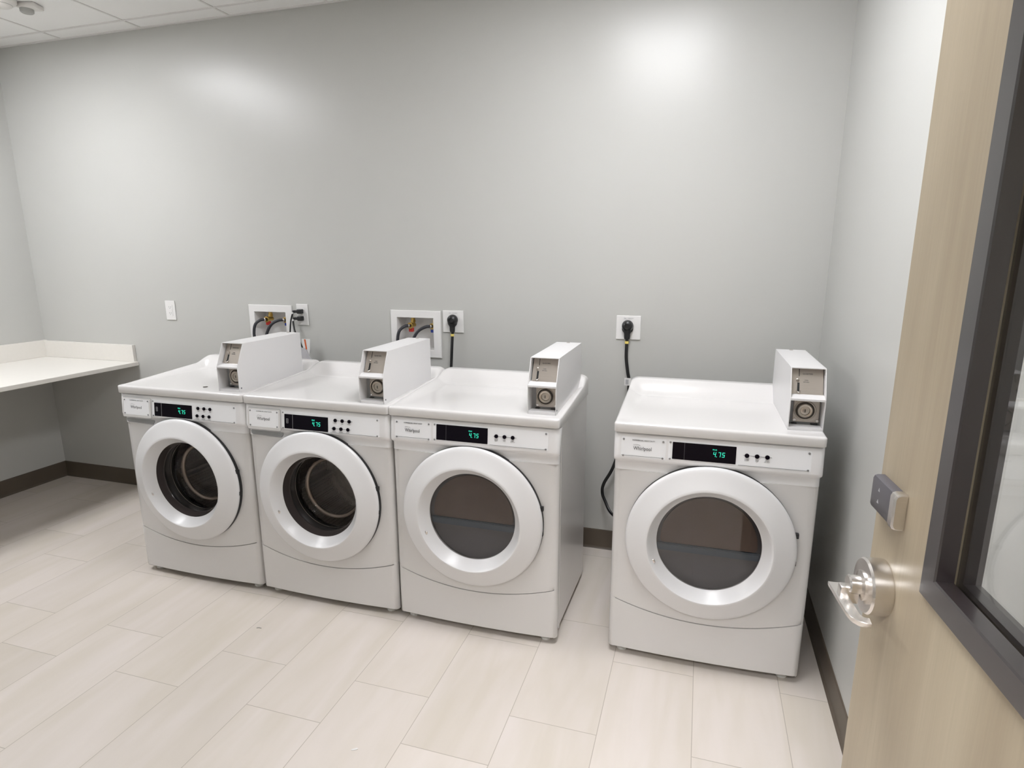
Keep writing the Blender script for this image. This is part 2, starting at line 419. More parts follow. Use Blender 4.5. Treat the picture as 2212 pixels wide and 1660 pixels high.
def make_cabinet(parent, hole):
    bm = NB()
    # side walls, back and bottom
    def wrap(z0, z1):
        pts = [(.004, bow(.004) + .0)]; r = .022
        left = [(x, bow(x)) for x in (.004, .006, .010, .016, .026)]
        right = [(W - x, y) for x, y in left[::-1]]
        loop = [(.004, D - .012), (.016, D)] 
        return left, right
    left, right = wrap(0, 0)
    path = [(left[-1][0], left[-1][1])] + left[:-1][::-1] + [(.004, D - .012), (.012, D), (W - .012, D), (W - .004, D - .012)] + [(x, y) for x, y in right[1:]] + []
    path = [(p[0], p[1]) for p in path]
    A = [bm.verts.new((x, y + .0005, .027)) for x, y in path]; B = [bm.verts.new((x, y + .0005, .888)) for x, y in path]
    for i in range(len(path) - 1): bm.faces.new((A[i], A[i + 1], B[i + 1], B[i]))
    bm.faces.new(A)
    # rear bottom rail detail and side rib
    for s in (0, 1):
        x = .0035 if s == 0 else W - .0035
        box(bm, x - .0012, x + .0012, .055, .063, .05, .875)
    return obj('cabinet', bm, M['white'], parent, angle=.6)

def make_front(parent, hole_r):
    """front panel between fascia and toe seam, with the round door opening"""
    bm = NB(); N = 144; x0, x1, z1 = .004, W - .004, .7479
    ang = [2 * PI * i / N for i in range(N)]
    for cxx, czz in ((x0, z1), (x1, z1), (x0, kick(x0) + .0015), (x1, kick(x1) + .0015)):
        a = math.atan2(czz - CZ, cxx - CX) % (2 * PI); k = min(range(len(ang)), key=lambda i: abs(ang[i] - a)); ang[k] = a
    ang.sort(); rings = []
    st = [0, .02, .1, .25, .4, .6, .8, .92, .97, .99, 1.0]
    for a in ang:
        c, s = math.cos(a), math.sin(a); t = 9
        if c > 1e-9: t = min(t, (x1 - CX) / c)
        if c < -1e-9: t = min(t, (x0 - CX) / c)
        if s > 1e-9: t = min(t, (z1 - CZ) / s)
        if s < -1e-9:
            lo, hi = 0, t
            for _ in range(40):
                mid = (lo + hi) / 2
                if CZ + mid * s > kick(CX + mid * c) + .0015: lo = mid
                else: hi = mid
            t = lo
        rings.append([bm.verts.new((CX + (hole_r + (t - hole_r) * u) * c, bow(CX + (hole_r + (t - hole_r) * u) * c), CZ + (hole_r + (t - hole_r) * u) * s)) for u in st])
    n = len(rings)
    for i in range(n):
        A, B = rings[i], rings[(i + 1) % n]
        for j in range(len(st) - 1): bm.faces.new((A[j], A[j + 1], B[j + 1], B[j]))
    # returns: opening lip and outer edges folded inwards
    for j, dy in ((0, .02), (len(st) - 1, .01)):
        back = [bm.verts.new((r[j].co.x, r[j].co.y + dy, r[j].co.z)) for r in rings]
        for i in range(n):
            k = (i + 1) % n; bm.faces.new((rings[i][j], rings[k][j], back[k], back[i]))
    return obj('front_panel', bm, M['white'], parent, angle=.6)

def make_toe(parent):
    bm = NB(); n = 60; X = [.004, .006, .009, .014, .02] + [.028 + (W - .056) * i / n for i in range(n + 1)] + [W - v for v in (.02, .014, .009, .006, .004)]
    cols = []
    for x in X:
        y = bow(x) - .001; d = min(x - .004, W - .004 - x); cr = .016
        zb = .027 + (cr - math.sqrt(max(0, cr * cr - (cr - min(d, cr)) ** 2)))
        zt = kick(x) - .0015
        zs = [(.012, zt), (0.0, zt), (0, zt * .5 + zb * .5), (0.0, zb + .004), (.004, zb), (.02, zb)]
        cols.append([bm.verts.new((x, y + dy, z)) for dy, z in zs])
    for A, B in zip(cols, cols[1:]):
        for j in range(5): bm.faces.new((A[j], A[j + 1], B[j + 1], B[j]))
    return obj('toe_panel', bm, M['white'], parent, angle=.6)

def make_fascia(parent):
    bm = NB()
    prof = [(.045, .8865), (.006, .8865), (.002, .8855), (0, .882), (0, .797), (.0015, .791), (.006, .786), (.0145, .780), (.0165, .774), (.0175, .7495), (.045, .7495)]
    X = [0, .001, .003, .006, .010, .015, .021] + [.03 + (W - .062) * i / 30 for i in range(31)]; X = X + [W - .002 - v for v in (.021, .015, .010, .006, .003, .001, 0)]
    cols = []
    for x in X:
        d = min(x, W - .002 - x); r = .02; off = r - math.sqrt(max(0, r * r - (r - min(d, r)) ** 2))
        col = []
        for y, z in prof:
            lip = 0
            xi = x + (.004 if y > .012 and x < .03 and z < .785 else 0) - (.004 if y > .012 and x > W - .03 and z < .785 else 0)
            col.append(bm.verts.new((xi + .001, y + off if y < .04 else y, z + lip)))
        cols.append(col)
    for A, B in zip(cols, cols[1:]):
        for j in range(len(prof) - 1): bm.faces.new((A[j], A[j + 1], B[j + 1], B[j]))
    bm.faces.new(cols[0]); bm.faces.new(cols[-1][::-1])
    o = obj('control_fascia', bm, M['fascia'], parent, angle=.5)
    t = -math.radians(5.5)      # the control panel leans back a little
    o.matrix_local = Matrix.Translation((0, -.001, .790)) @ Matrix.Rotation(t, 4, 'X') @ Matrix.Translation((0, 0, -.790))
    return o

def seg7(bm, x, z, s, ch):
    w, h, t = s * .5, s, s * .11
    segs = {'a': (0, w, h - t, h), 'g': (0, w, h / 2 - t / 2, h / 2 + t / 2), 'd': (0, w, 0, t), 'f': (0, t, h / 2, h), 'b': (w - t, w, h / 2, h), 'e': (0, t, 0, h / 2), 'c': (w - t, w, 0, h / 2)}
    m = {'4': 'fgbc', '7': 'abc', '5': 'afgcd'}[ch]
    for k in m:
        a = segs[k]; v0 = len(bm.verts); r = bmesh.ops.create_cube(bm, size=1)
        for v in r['verts']:
            px = (a[0] + a[1]) / 2 + v.co.x * (a[1] - a[0]); pz = (a[2] + a[3]) / 2 + v.co.z * (a[3] - a[2])
            v.co = Vector((x + px + pz * .12, -.0026 + v.co.y * .0004, z + pz))
def make_controls(fascia, washer):
    zc0, zc1 = (.793, .868) if washer else (.803, .872)
    dz0, dz1 = (.7955, .8555) if washer else (.807, .867)
    # console plate
    bm = NB(); prism(bm, rrect(.190, .645, zc0, zc1, .003, 3), -.0009, .001, 'y'); obj('console_plate', bm, M['panel'], fascia)
    bm = NB()
    if washer: prism(bm, rrect(.022, .184, .780, .8705, .006, 4), -.0045, .001, 'y'); nm = 'detergent_drawer'
    else: prism(bm, rrect(.028, .182, .800, .872, .003, 3), -.0009, .001, 'y'); nm = 'name_plate'
    if washer:
        bmesh.ops.bevel(bm, geom=[e for e in bm.edges if abs(e.verts[0].co.y + .0045) < 1e-5 and abs(e.verts[1].co.y + .0045) < 1e-5], offset=.0015, segments=2, affect='EDGES')
    pl = obj(nm, bm, M['white'] if washer else M['panel'], fascia, angle=.5)
    ty = -.0050 if washer else -.0018
    if washer:
        bm = NB(); prism(bm, rrect(.030, .176, .792, .864, .003, 3), -.0049, -.004, 'y'); obj('name_plate', bm, M['panel'], fascia)
        bm = NB(); prism(bm, [(.022, .7695), (.184, .7695), (.184, .762), (.176, .752), (.034, .752), (.024, .759)], .0135, .022, 'y'); obj('drawer_grip', bm, M['grey'], fascia)
        bm = NB()   # thin dark outline around the drawer front
        o = rrect(.0205, .1855, .7785, .872, .007, 4); i_ = rrect(.022, .184, .780, .8705, .006, 4)
        A = [bm.verts.new((x, -.0006, z)) for x, z in o]; B = [bm.verts.new((x, -.0006, z)) for x, z in i_]
        for k in range(len(o)): bm.faces.new((A[k], A[(k + 1) % len(o)], B[(k + 1) % len(o)], B[k]))
        obj('drawer_gap', bm, M['grey'], fascia)
    tz = -.006 if washer else 0
    text('brand_lettering', 'Whirlpool', .0185, M['ink'], fascia, front(.1025, ty, .833 + tz), sx=.82)
    text('lettering', 'COMMERCIAL HEAVY DUTY', .0062, M['ink'], fascia, front(.105, ty, .862 + tz * .7), sx=1.0)
    # small swirl over the brand name
    bm = NB(); tube(bm, spline([(.070, ty, .8455 + tz), (.078, ty, .8475 + tz), (.088, ty, .8462 + tz), (.094, ty, .8445 + tz)], 4), .0006, 5); obj('brand_swirl', bm, M['inkl'], fascia)
    # plate edge shadow lines
    if not washer: bm = NB(); box(bm, .030, .168, ty - .0001, ty + .0004, .8052, .8060); obj('plate_line', bm, M['ink'], fascia)
    bm = NB(); box(bm, .42, .636, -.0018, -.0012, zc0 + .0022, zc0 + .0030); obj('plate_line', bm, M['ink'], fascia)
    # display
    bm = NB(); prism(bm, rrect(.204, .412, dz0, dz1, .0015, 2), -.0022, 0, 'y'); d = obj('display', bm, M['display'], fascia)
    zb = dz0 + .020
    bm = NB()
    for i, ch in enumerate('475'): seg7(bm, .338 + i * .0128 + (.003 if i else 0), zb, .0165, ch)
    box(bm, .3485, .3505, -.003, -.0024, zb - .001, zb + .0015)
    obj('price_digits', bm, M['led'], fascia)
    text('lettering', 'PRICE', .0055, M['led'], fascia, front(.343, -.0026, zb + .0235), extrude=.0004)
    bm = NB(); box(bm, .2435, .2445, -.0024, -.002, dz0, dz1)
    if washer:
        for a in ((.2135, .2225), ):
            for k in range(4): box(bm, a[0], a[1], -.0025, -.002, dz0 + .022 + k * .006, dz0 + .0232 + k * .006)
            box(bm, a[0], a[0] + .0012, -.0025, -.002, dz0 + .022, dz0 + .0412); box(bm, a[1] - .0012, a[1], -.0025, -.002, dz0 + .022, dz0 + .0412)
        obj('display_mark', bm, M['inkl'], fascia)
    else: obj('display_line', bm, M['ink'], fascia)
    # push buttons with a joining line
    rows = (.846, .8125) if washer else (.840,)
    for ri, z in enumerate(rows):
        bm = NB(); box(bm, .434 - ri * .008, .524 - ri * .008, -.0018, -.0012, z - .0004, z + .0004); obj('button_line', bm, M['ink'], fascia)
        for k in range(3):
            x = .446 + .032 * k - ri * .006
            bm = NB(); cyl(bm, (x, 0, z), .0074, -.0048, 0, 'y', 24, .0012); obj('push_button', bm, M['display'], fascia, angle=.6)
            text('lettering', ['CYCLE', 'TEMP', 'START'][k] if not ri else ['NORMAL', 'DELICATE', 'EXTRA'][k], .0042, M['inkl'], fascia, front(x, -.0018, z - .0125))
            if not washer: text('lettering', ['SELECT', 'HIGH', 'NO HEAT'][k], .0042, M['inkl'], fascia, front(x, -.0018, z - .0165))
    # screws
    y_s = [(.036, .8635), (.172, .8635), (.036, .8045), (.172, .8045)]
    if washer: y_s = [(.036, .8585), (.170, .8585), (.036, .797), (.170, .797)]
    c_s = [(.1965, zc1 - .007), (.1965, zc0 + .0035), (.636, zc1 - .007), (.636, zc0 + .0045)]
    for i, (x, z) in enumerate(y_s + c_s):
        b0 = ty if i < 4 else -.0014
        bm = NB(); cyl(bm, (x, b0, z), .0037, -.0016, .0004, 'y', 12, .0007); obj('screw', bm, M['screw'], fascia)

def make_door(parent, washer):
    y0 = .002
    bm = NB()
    prof = [(.272, .001), (.281, -.001), (.2848, -.0035), (.2866, -.0075), (.2864, -.0120), (.2840, -.0165), (.279, -.0205), (.271, -.0240), (.259, -.0285), (.244, -.0345), (.229, -.0410), (.218, -.0462), (.2115, -.0488), (.2085, -.0485),
            (.2060, -.0460), (.2020, -.0400), (.1960, -.0300), (.1890, -.0190), (.1830, -.0110), (.1795, -.0065), (.1770, -.0040), (.1765, .002), (.190, .004), (.270, .004)]
    lathe(bm, prof, (CX, y0, CZ), 'y', 128, closed=True)
    d = obj('door', bm, M['door_w'], parent, angle=.5)
    bm = NB(); lathe(bm, [(.240, .014), (.2860, .012), (.2868, -.001), (.2860, -.0045), (.240, -.002)], (CX, y0, CZ), 'y', 128, closed=True); obj('door_gap_shade', bm, M['black'], d, angle=.5)  # black ring put in for the shade in the gap behind the rim
    # finger notch on the left of the crater
    bm = NB(); a = math.radians(203)
    lathe(bm, [(0, -.003), (.006, -.0025), (.0085, 0)], (CX + .199 * math.cos(a), y0 - .033, CZ + .199 * math.sin(a)), 'y', 16); obj('finger_grip', bm, M['chrome'], d, smooth=True)
    for zz in (.070, -.030):
        bm = NB(); box(bm, CX + .2735, CX + .2872, y0 - .0095, y0 + .004, CZ + zz - .009, CZ + zz + .009, .0015); obj('hinge', bm, M['black'], d)
    if washer:
        bm = NB(); pr = [(.1768, -.004), (.1755, .004), (.1715, .024), (.169, .029), (.164, .029)]
        lathe(bm, pr, (CX, y0, CZ), 'y', 96); obj('bowl_rim', bm, M['bowl'], d, angle=.6)
        bm = NB(); pr = [(.168, .029), (.163, .050), (.158, .066), (.148, .084), (.136, .099), (.126, .108), (.116, .112), (.06, .115), (0, .1155)]
        lathe(bm, pr, (CX, y0, CZ), 'y', 96); obj('door_glass', bm, M['glass_w'], d, smooth=True)
        bm = NB(); lathe(bm, [(.128, .1035), (.134, .1015), (.1385, .0975), (.1365, .1035), (.130, .1095), (.124, .1115)], (CX, y0, CZ), 'y', 96, closed=True); obj('bowl_edge', bm, M['bowledge'], d, smooth=True)  # rear edge of the bowl, its reflection put in as a brown ring
        bm = NB(); pr = [(.184, .0), (.186, .018), (.190, .035), (.188, .05), (.178, .060), (.170, .066), (.168, .076), (.176, .09), (.190, .10), (.262, .108), (.262, .02)]
        lathe(bm, pr, (CX, y0 + .006, CZ), 'y', 96); obj('gasket', bm, M['gasket'], parent, smooth=True)
        bm = NB(); lathe(bm, [(.1665, .069), (.1676, .0676), (.1688, .069), (.1676, .0705)], (CX, y0, CZ), 'y', 96, closed=True); obj('gasket_glint', bm, M['steel'], parent, smooth=True)  # thin bright ring added as the highlight along the gasket lip
        bm = NB(); pr = [(.186, .122), (.200, .118), (.245, .125), (.25, .135), (.25, .40), (.24, .415), (.12, .43), (0, .432)]
        lathe(bm, pr, (CX, y0, CZ), 'y', 96)
        for k in range(3):
            a = math.radians(75 + 120 * k); ca, sa = math.cos(a), math.sin(a); v = []
            for yy, hw in ((.15, .028), (.40, .022)):
                for u, r in ((-hw, .249), (-hw * .3, .205), (hw * .3, .205), (hw, .249)):
                    v.append(bm.verts.new((CX + r * ca - u * sa, y0 + yy, CZ + r * sa + u * ca)))
            for i in range(3): bm.faces.new((v[i], v[i + 1], v[i + 5], v[i + 4]))
            bm.faces.new(v[0:4]); bm.faces.new(v[4:8][::-1])
        obj('drum', bm, M['drum'], parent, angle=.6)
    else:
        bm = NB(); lathe(bm, [(0, -.0030), (.1775, -.0030)], (CX, y0, CZ), 'y', 96); obj('door_glass', bm, M['glass_d'], d, smooth=True)
        # inner liner: tinted pane above, bluish sill and lint-screen cover below
        def clip(z0, z1, R=.182, r=0):
            pts = []
            for i in range(97):
                a = -PI / 2 + 2 * PI * i / 96; x, z = R * math.cos(a), R * math.sin(a)
                pts.append((x, max(z0, min(z1, z))))
            out = []
            for q in pts:
                if not out or (abs(q[0] - out[-1][0]) > 1e-5 or abs(q[1] - out[-1][1]) > 1e-5): out.append(q)
            if abs(out[0][0] - out[-1][0]) < 1e-5 and abs(out[0][1] - out[-1][1]) < 1e-5: out.pop()
            return [(CX + x, CZ + z) for x, z in out]
        bm = NB(); prism(bm, clip(-.19, .19, .184), y0 + .020, y0 + .024, 'y'); obj('liner', bm, M['lint'], d)
        # brown pane: circle top, straight lower edge with rounded corners
        R = .164; zb = -.018; pts = []
        for i in range(61):
            a = math.radians(-2 + 184 * i / 60); pts.append((CX + R * math.cos(a), CZ + R * math.sin(a)))
        xl = R * math.cos(math.radians(182)); r = .012
        for i in range(1, 6):
            a = math.radians(180 + 90 * i / 5); pts.append((CX - R + r + r * math.cos(a), CZ + zb + r + r * math.sin(a)))
        for i in range(0, 5):
            a = math.radians(270 + 90 * i / 5); pts.append((CX + R - r + r * math.cos(a), CZ + zb + r + r * math.sin(a)))
        bm = NB(); prism(bm, pts, y0 + .012, y0 + .022, 'y'); obj('inner_pane', bm, M['drumback'], d)
        bm = NB(); prism(bm, [(-.019 + CZ + 0, 0)][:0] + [(CX - .176, CZ - .022), (CX + .176, CZ - .022), (CX + .172, CZ - .050), (CX - .172, CZ - .050)], y0 + .008, y0 + .021, 'y')
        bmesh.ops.bevel(bm, geom=bm.edges[:], offset=.003, segments=2, affect='EDGES'); obj('sill', bm, M['sill'], d, angle=.5)
    return d

def make_coin_box(parent, bx, by, Dp=.468):
    """bx,by: left front base corner in the local frame of the appliance"""
    w, hh, t = .109, .205, .0028
    e_pts = [(0, 0), (0, .107), (.045, hh), (Dp, hh), (Dp, 0)]
    bm = NB(); base = H + .0005
    P = lambda pts: [(by + y, base + z) for y, z in pts]
    prism(bm, P(e_pts), bx, bx + t); prism(bm, P(e_pts), bx + w - t, bx + w)
    box(bm, bx + t * .5, bx + w - t * .5, by + .044, by + Dp, base + hh - t, base + hh)
    box(bm, bx + t * .5, bx + w - t * .5, by + Dp - t, by + Dp, base, base + hh - t)
    box(bm, bx + t * .5, bx + w - t * .5, by, by + .05, base, base + .009)
    prism(bm, P([(-.0005, .101), (-.0005, .1075), (.020, .117), (.055, .117), (.055, .101)]), bx + t * .5, bx + w - t * .5)
    c = obj('coin_box', bm, M['whitebox'], parent)
    c['label'] = 'white metal coin meter case on the top panel'
    # upper coin plate, tilted parallel to the slanted front
    ang = math.atan2(.045, .098)
    def pl(u, v, dn=0):   # u across, v up the plate, dn out of the plate
        return Vector((bx + u, by + .032 + v * math.sin(ang) - dn * math.cos(ang), base + .1165 + v * math.cos(ang) + dn * math.sin(ang)))
    pw, ph = w - 2 * t, .092
    def slab(bm, u0, u1, v0, v1, d0, d1):
        vs = [bm.verts.new(pl(u, v, d)) for d in (d0, d1) for u, v in ((u0, v0), (u1, v0), (u1, v1), (u0, v1))]
        for f in ((0, 1, 2, 3), (7, 6, 5, 4), (0, 4, 5, 1), (1, 5, 6, 2), (2, 6, 7, 3), (3, 7, 4, 0)): bm.faces.new([vs[i] for i in f])
    bm = NB(); slab(bm, t + .004, w - t - .002, 0, ph, -.002, 0); obj('coin_plate', bm, M['coinplate'], c)
    bm = NB(); slab(bm, .0285, .0305, .062, .088, -.0005, .0006); obj('coin_slot', bm, M['black'], c)
    bm = NB(); slab(bm, .024, .031, .010, .040, -.0005, .0008); obj('return_opening', bm, M['black'], c)
    MT = Matrix.Translation(pl(.056, .071, .0004)) @ Matrix.Rotation(PI / 2 - ang, 4, 'X'); text('lettering', 'QUARTERS', .0064, M['ink'], c, MT)
    MT = Matrix.Translation(pl(.052, .049, .0004)) @ Matrix.Rotation(PI / 2 - ang, 4, 'X'); text('lettering', 'COIN', .0048, M['ink'], c, MT)
    MT = Matrix.Translation(pl(.052, .0425, .0004)) @ Matrix.Rotation(PI / 2 - ang, 4, 'X'); text('lettering', 'RETURN', .0048, M['ink'], c, MT)
    bm = NB(); p = pl(.0245, .050, 0); cyl(bm, p, .0048, -.006, .003, 'y', 16, .001); obj('return_button', bm, M['steel'], c, angle=.6)
    bm = NB(); tube(bm, spline([pl(.022, .012, .001), pl(.0275, .004, .008), pl(.034, .012, .001)], 5), .0016, 8); obj('coin_cup', bm, M['chrome'], c, smooth=True)
    # lower recess: lock plate
    yb = by + .050
    bm = NB(); box(bm, bx + t, bx + w - t, yb + .006, yb + .009, base, base + .101); obj('recess_back', bm, M['grey'], c)
    bm = NB(); box(bm, bx + .020, bx + w - t - .004, yb - .002, yb + .004, base + .017, base + .099, .002); lp = obj('lock_plate', bm, M['coinplate'], c)
    bm = NB(); lc = (bx + .0565, yb - .002, base + .058); q = 1.13
    lathe(bm, [(r_ * q, h_) for r_, h_ in [(.0310, 0), (.0310, -.003), (.0285, -.0045), (.0265, -.003), (.0262, .0), (.0215, .001), (.0210, -.006), (.0190, -.0075), (.0140, -.0060), (.0125, -.0035), (.0100, -.0045), (.0040, -.005), (0, -.005)]], lc, 'y', 48)
    obj('lock', bm, M['steel_d'], c, angle=.45)
    bm = NB(); lathe(bm, [(.0262 * q, -.0006), (.0212 * q, -.0006)], lc, 'y', 40); obj('lock_groove', bm, M['groove'], c)
    bm = NB(); box(bm, lc[0] - .0012, lc[0] + .0012, lc[1] - .0056, lc[1] - .0045, lc[2] - .006, lc[2] + .005); obj('keyway', bm, M['black'], c)
    for sx, sz in ((.026, .024), (.096, .024), (.026, .094), (.096, .094)):
        bm = NB(); cyl(bm, (bx + sx, yb - .002, base + sz), .0052, -.004, .0, 'y', 12, .001); obj('screw', bm, M['chrome'], c)
    for u0, u1 in ((.018, .034), (.078, .100)):
        bm = NB(); box(bm, bx + u0, bx + u1, yb - .006, yb + .005, base + .0105, base + .0125); obj('recess_slot', bm, M['black'], c)
    bm = NB(); cyl(bm, (bx + w * .5, by + Dp - .018, base + hh), .0075, -.001, .004, 'z', 6); obj('top_bolt', bm, M['chrome'], c)
    bm = NB(); cyl(bm, (bx + w, by + .012, base + .016), .0032, -.0005, .0010, 'x', 12); obj('side_hole', bm, M['ink'], c)  # dark disc drawn where the case side has a small hole
    return c

def make_machine(washer, label, cat, name, bx, by):
    e = empty(name, (0, 0, 0))
    make_lid(e); make_cabinet(e, .2); make_front(e, .186 if washer else .19); make_toe(e)
    f = make_fascia(e); make_controls(f, washer); make_door(e, washer); make_coin_box(e, bx, by, .437 if washer else .468)
    for x, y in ((.055, .055), (W - .055, .055), (.055, D - .05), (W - .055, D - .05)):
        bm = NB(); lathe(bm, [(0, 0), (.019, 0), (.021, .004), (.020, .012), (.010, .016), (.008, .034), (0, .034)], (x, y, 0), 'z', 20); obj('foot', bm, M['foot'], e, angle=.6)
    return tag(e, label, cat)
def shift_coin(root, dx, dy):
    for c in bpy.data.objects:
        if c.parent == root and c.name.startswith('coin_box'): c.location = (dx, dy, 0)
wm = make_machine(True, 'white front-loading washer at the left end of the row, beside the counter', 'washing machine', 'washing_machine', .538, .036)
wm.location = (X1, F, 0)
w2 = copy_tree(wm); w2['label'] = 'white front-loading washer in the middle, between the other washer and a dryer'
w2.location = (X1 + W, F, 0); shift_coin(w2, .014, -.014)
dr = make_machine(False, 'white dryer at the right end of the row of three, next to the gap', 'dryer', 'tumble_dryer', .552, .050)
dr.location = (X1 + 2 * W, F, 0)
d2 = copy_tree(dr); d2['label'] = 'white dryer standing alone by the right wall, nearest the open door'
d2.location = (X4, F4, 0); d2.rotation_euler = (0, 0, R4); shift_coin(d2, .020, .018)
for o in (wm, w2): o['group'] = 'front-loading washers'
for o in (dr, d2): o['group'] = 'tumble dryers'
# little grey disc lying on the left washer
bm = NB(); cyl(bm, (0, 0, 0), .010, 0, .0016, 'z', 20, .0004)
o = obj('coin', bm, M['groove']); o.location = (.700, -.792, H + .0002); tag(o, 'small grey disc lying on the top of the left washer', 'coin')

# ------------------------------------------------------------------ counter (bracketed to the walls)
e = empty('counter', (XL, 0, .818))
bm = NB(); box(bm, 0.001, -.585 - XL, -2.3, -.001, .0, .025, .0025); obj('worktop', bm, M['counter'], e)
bm = NB(); box(bm, .021, -.598 - XL, -.021, -.001, .0252, .131, .0015); obj('backsplash', bm, M['counter'], e)
bm = NB(); box(bm, .001, .021, -2.3, -.001, .0252, .134, .0015); obj('backsplash', bm, M['counter'], e)
for y in (-.9, -1.7):
    bm = NB(); prism(bm, [(.004, -.0005), (.45, -.0005), (.45, -.02), (.03, -.40), (.004, -.40)], y - .012, y + .012, 'y'); obj('bracket', bm, M['grey'], e)
tag(e, 'long white solid-surface counter with backsplash along the left wall', 'counter')

# ------------------------------------------------------------------ wall plates, supply boxes
def plate(name, x0, z1, w, h, label, kind):
    e = empty(name, (x0 + w / 2, 0, z1 - h / 2))
    bm = NB(); box(bm, -w / 2, w / 2, -.006, -.0005, -h / 2, h / 2, .002); obj('cover_plate', bm, M['plastic'], e)
    if kind == 'decora':
        bm = NB(); prism(bm, rrect(-.017, .017, -.034, .034, .003, 3), -.0078, -.005, 'y'); f = obj('receptacle', bm, M['plastic'], e)
        for s in (1, -1):
            for u in (-.007, .0055):
                bm = NB(); box(bm, u, u + .0015, -.0082, -.0076, s * .018 - .001, s * .018 + .006); obj('slot', bm, M['ink'], f)
            bm = NB(); cyl(bm, (0, -.0076, s * .018 - .006), .002, -.0005, 0, 'y', 8); obj('ground_hole', bm, M['ink'], f)
    elif kind == 'duplex':
        for s in (1, -1):
            bm = NB(); cyl(bm, (0, 0, s * .0195), .0165, -.0085, -.005, 'y', 24, .0008); obj('receptacle', bm, M['plastic'], e)
        bm = NB(); cyl(bm, (0, 0, 0), .003, -.0072, -.005, 'y', 10); obj('screw', bm, M['steel_d'], e)
    else:
        bm = NB(); cyl(bm, (-.004, 0, -.004), .026, -.010, -.005, 'y', 32, .001); obj('receptacle', bm, M['black'], e)
        text('lettering', '30A  125/250V', .0078, M['inkl'], e, front(0, -.0063, h / 2 - .013))
        for zz in (.048, -.048):
            bm = NB(); cyl(bm, (.0, 0, zz), .0025, -.0066, -.005, 'y', 10); obj('screw', bm, M['plastic'], e)
    return tag(e, label, 'power outlet', 'outlet plates on the back wall')
plate('power_outlet', -.311, 1.232, .072, .116, 'empty white outlet plate on the back wall between counter and washer', 'decora')
plate('power_outlet', .620, 1.232, .0735, .118, 'white outlet plate with two black plugs beside the left hose box', 'duplex')
plate('power_outlet', 1.512, 1.2185, .1156, .1135, 'square white outlet plate next to the right hose box, a thick black cord in it', 'range')
plate('power_outlet', 2.4128, 1.2173, .1156, .1143, 'square white outlet plate above the gap between the two dryers', 'range')

def supply(i, label):
    x0, x1, z0, z1 = SB[i]; a0, a1, b0, b1 = SI[i]; cx = (x0 + x1) / 2
    e = empty('water_outlet_box', (cx, 0, b0))
    bm = NB(); L = lambda x: x - cx; Z = lambda z: z - b0
    def fr(xa, xb, za, zb, bev=.002): box(bm, L(xa), L(xb), -.011, -.0005, Z(za), Z(zb))
    # flange with a bevelled inner lip
    def loop(inset, y): return [bm.verts.new((L(x), y, Z(z))) for x, z in ((a0 - inset, b0 - inset), (a1 + inset, b0 - inset), (a1 + inset, b1 + inset), (a0 - inset, b1 + inset))]
    def oloop(ins, y): return [bm.verts.new((L(x), y, Z(z))) for x, z in ((x0 + ins, z0 + ins), (x1 - ins, z0 + ins), (x1 - ins, z1 - ins), (x0 + ins, z1 - ins))]
    seq = [oloop(0, -.0005), oloop(0, -.007), oloop(.002, -.009), loop(.001, -.009), loop(-.001, -.007), loop(-.001, .088)]
    for A, B in zip(seq, seq[1:]):
        for k in range(4): bm.faces.new((A[k], A[(k + 1) % 4], B[(k + 1) % 4], B[k]))
    bm.faces.new(seq[-1]); obj('box_shell', bm, M['plastic'], e)
    # drain pipe collar in the bottom
    bm = NB(); cyl(bm, (.0, .045, .002), .026, 0, .012, 'z', 24, .001); obj('drain_collar', bm, M['plastic'], e)
    for k, (dx, mm) in enumerate(((-.040, 'red'), (.088, 'blue'))):
        v = empty('valve_root'); bpy.data.objects.remove(v)
        bm = NB()
        top = Z(b1) - .003
        cyl(bm, (dx, .045, 0), .0105, top - .045, top, 'z', 16, .001)
        cyl(bm, (dx, .045, 0), .014, top - .026, top - .014, 'z', 6)
        cyl(bm, (dx, .045, top - .042), .012, -.036, .012, 'y', 20, .001)
        lathe(bm, [(.010, -.04), (.0165, -.04), (.0165, -.030), (.010, -.030)], (dx, .045, top - .042), 'y', 20, closed=True)
        vv = obj('valve', bm, M['brass'], e, angle=.6)
        bm = NB(); box(bm, dx - .012, dx + .013, .012, .030, top - .076, top - .054, .003); hnd = obj('valve_handle', bm, M[mm], vv); hnd['label'] = mm + ' valve handle'
    return tag(e, label, 'water outlet box', 'hose boxes in the back wall')
supply(0, 'white recessed hose box on the wall behind the left washer')
supply(1, 'white recessed hose box on the wall behind the middle washer')
def hose(pts, label):
    bm = NB(); tube(bm, spline(pts, 8), .0082, 12); o = obj('water_hose', bm, M['hose'], smooth=True)
    bm = NB(); P = spline(pts, 8); tube(bm, [P[1], P[2], P[3]], .0102, 12); obj('hose_ferrule', bm, M['steel'], o, smooth=True)
    return tag(o, label, 'hose', 'black water hoses behind the washers')
for i, dn in ((0, 'left'), (1, 'middle')):
    cx = (SB[i][0] + SB[i][1]) / 2; top = SI[i][3] - .003; m = 0 if i == 0 else .0
    xa, xb = cx - .040, cx + .088
    mach = X1 + i * W
    hose([(xa, .003, top - .042), (xa - .018, -.022, top - .044), (xa - .040, -.042, top - .068), (xa - .047, -.05, top - .12), (xa - .036, -.055, top - .19), (xa + .0, -.09, .80), (xa + .02, -.14, .62), (xa + .03, -.26, .60)], 'black hose from the red valve behind the %s washer' % dn)
    hose([(xb, .003, top - .042), (xb - .022, -.024, top - .042), (xb - .060, -.042, top - .066), (xb - .090, -.05, top - .12), (xb - .108, -.055, top - .19), (xb - .112, -.09, .80), (xb - .10, -.14, .62), (xb - .09, -.26, .60)], 'black hose from the blue valve behind the %s washer' % dn)

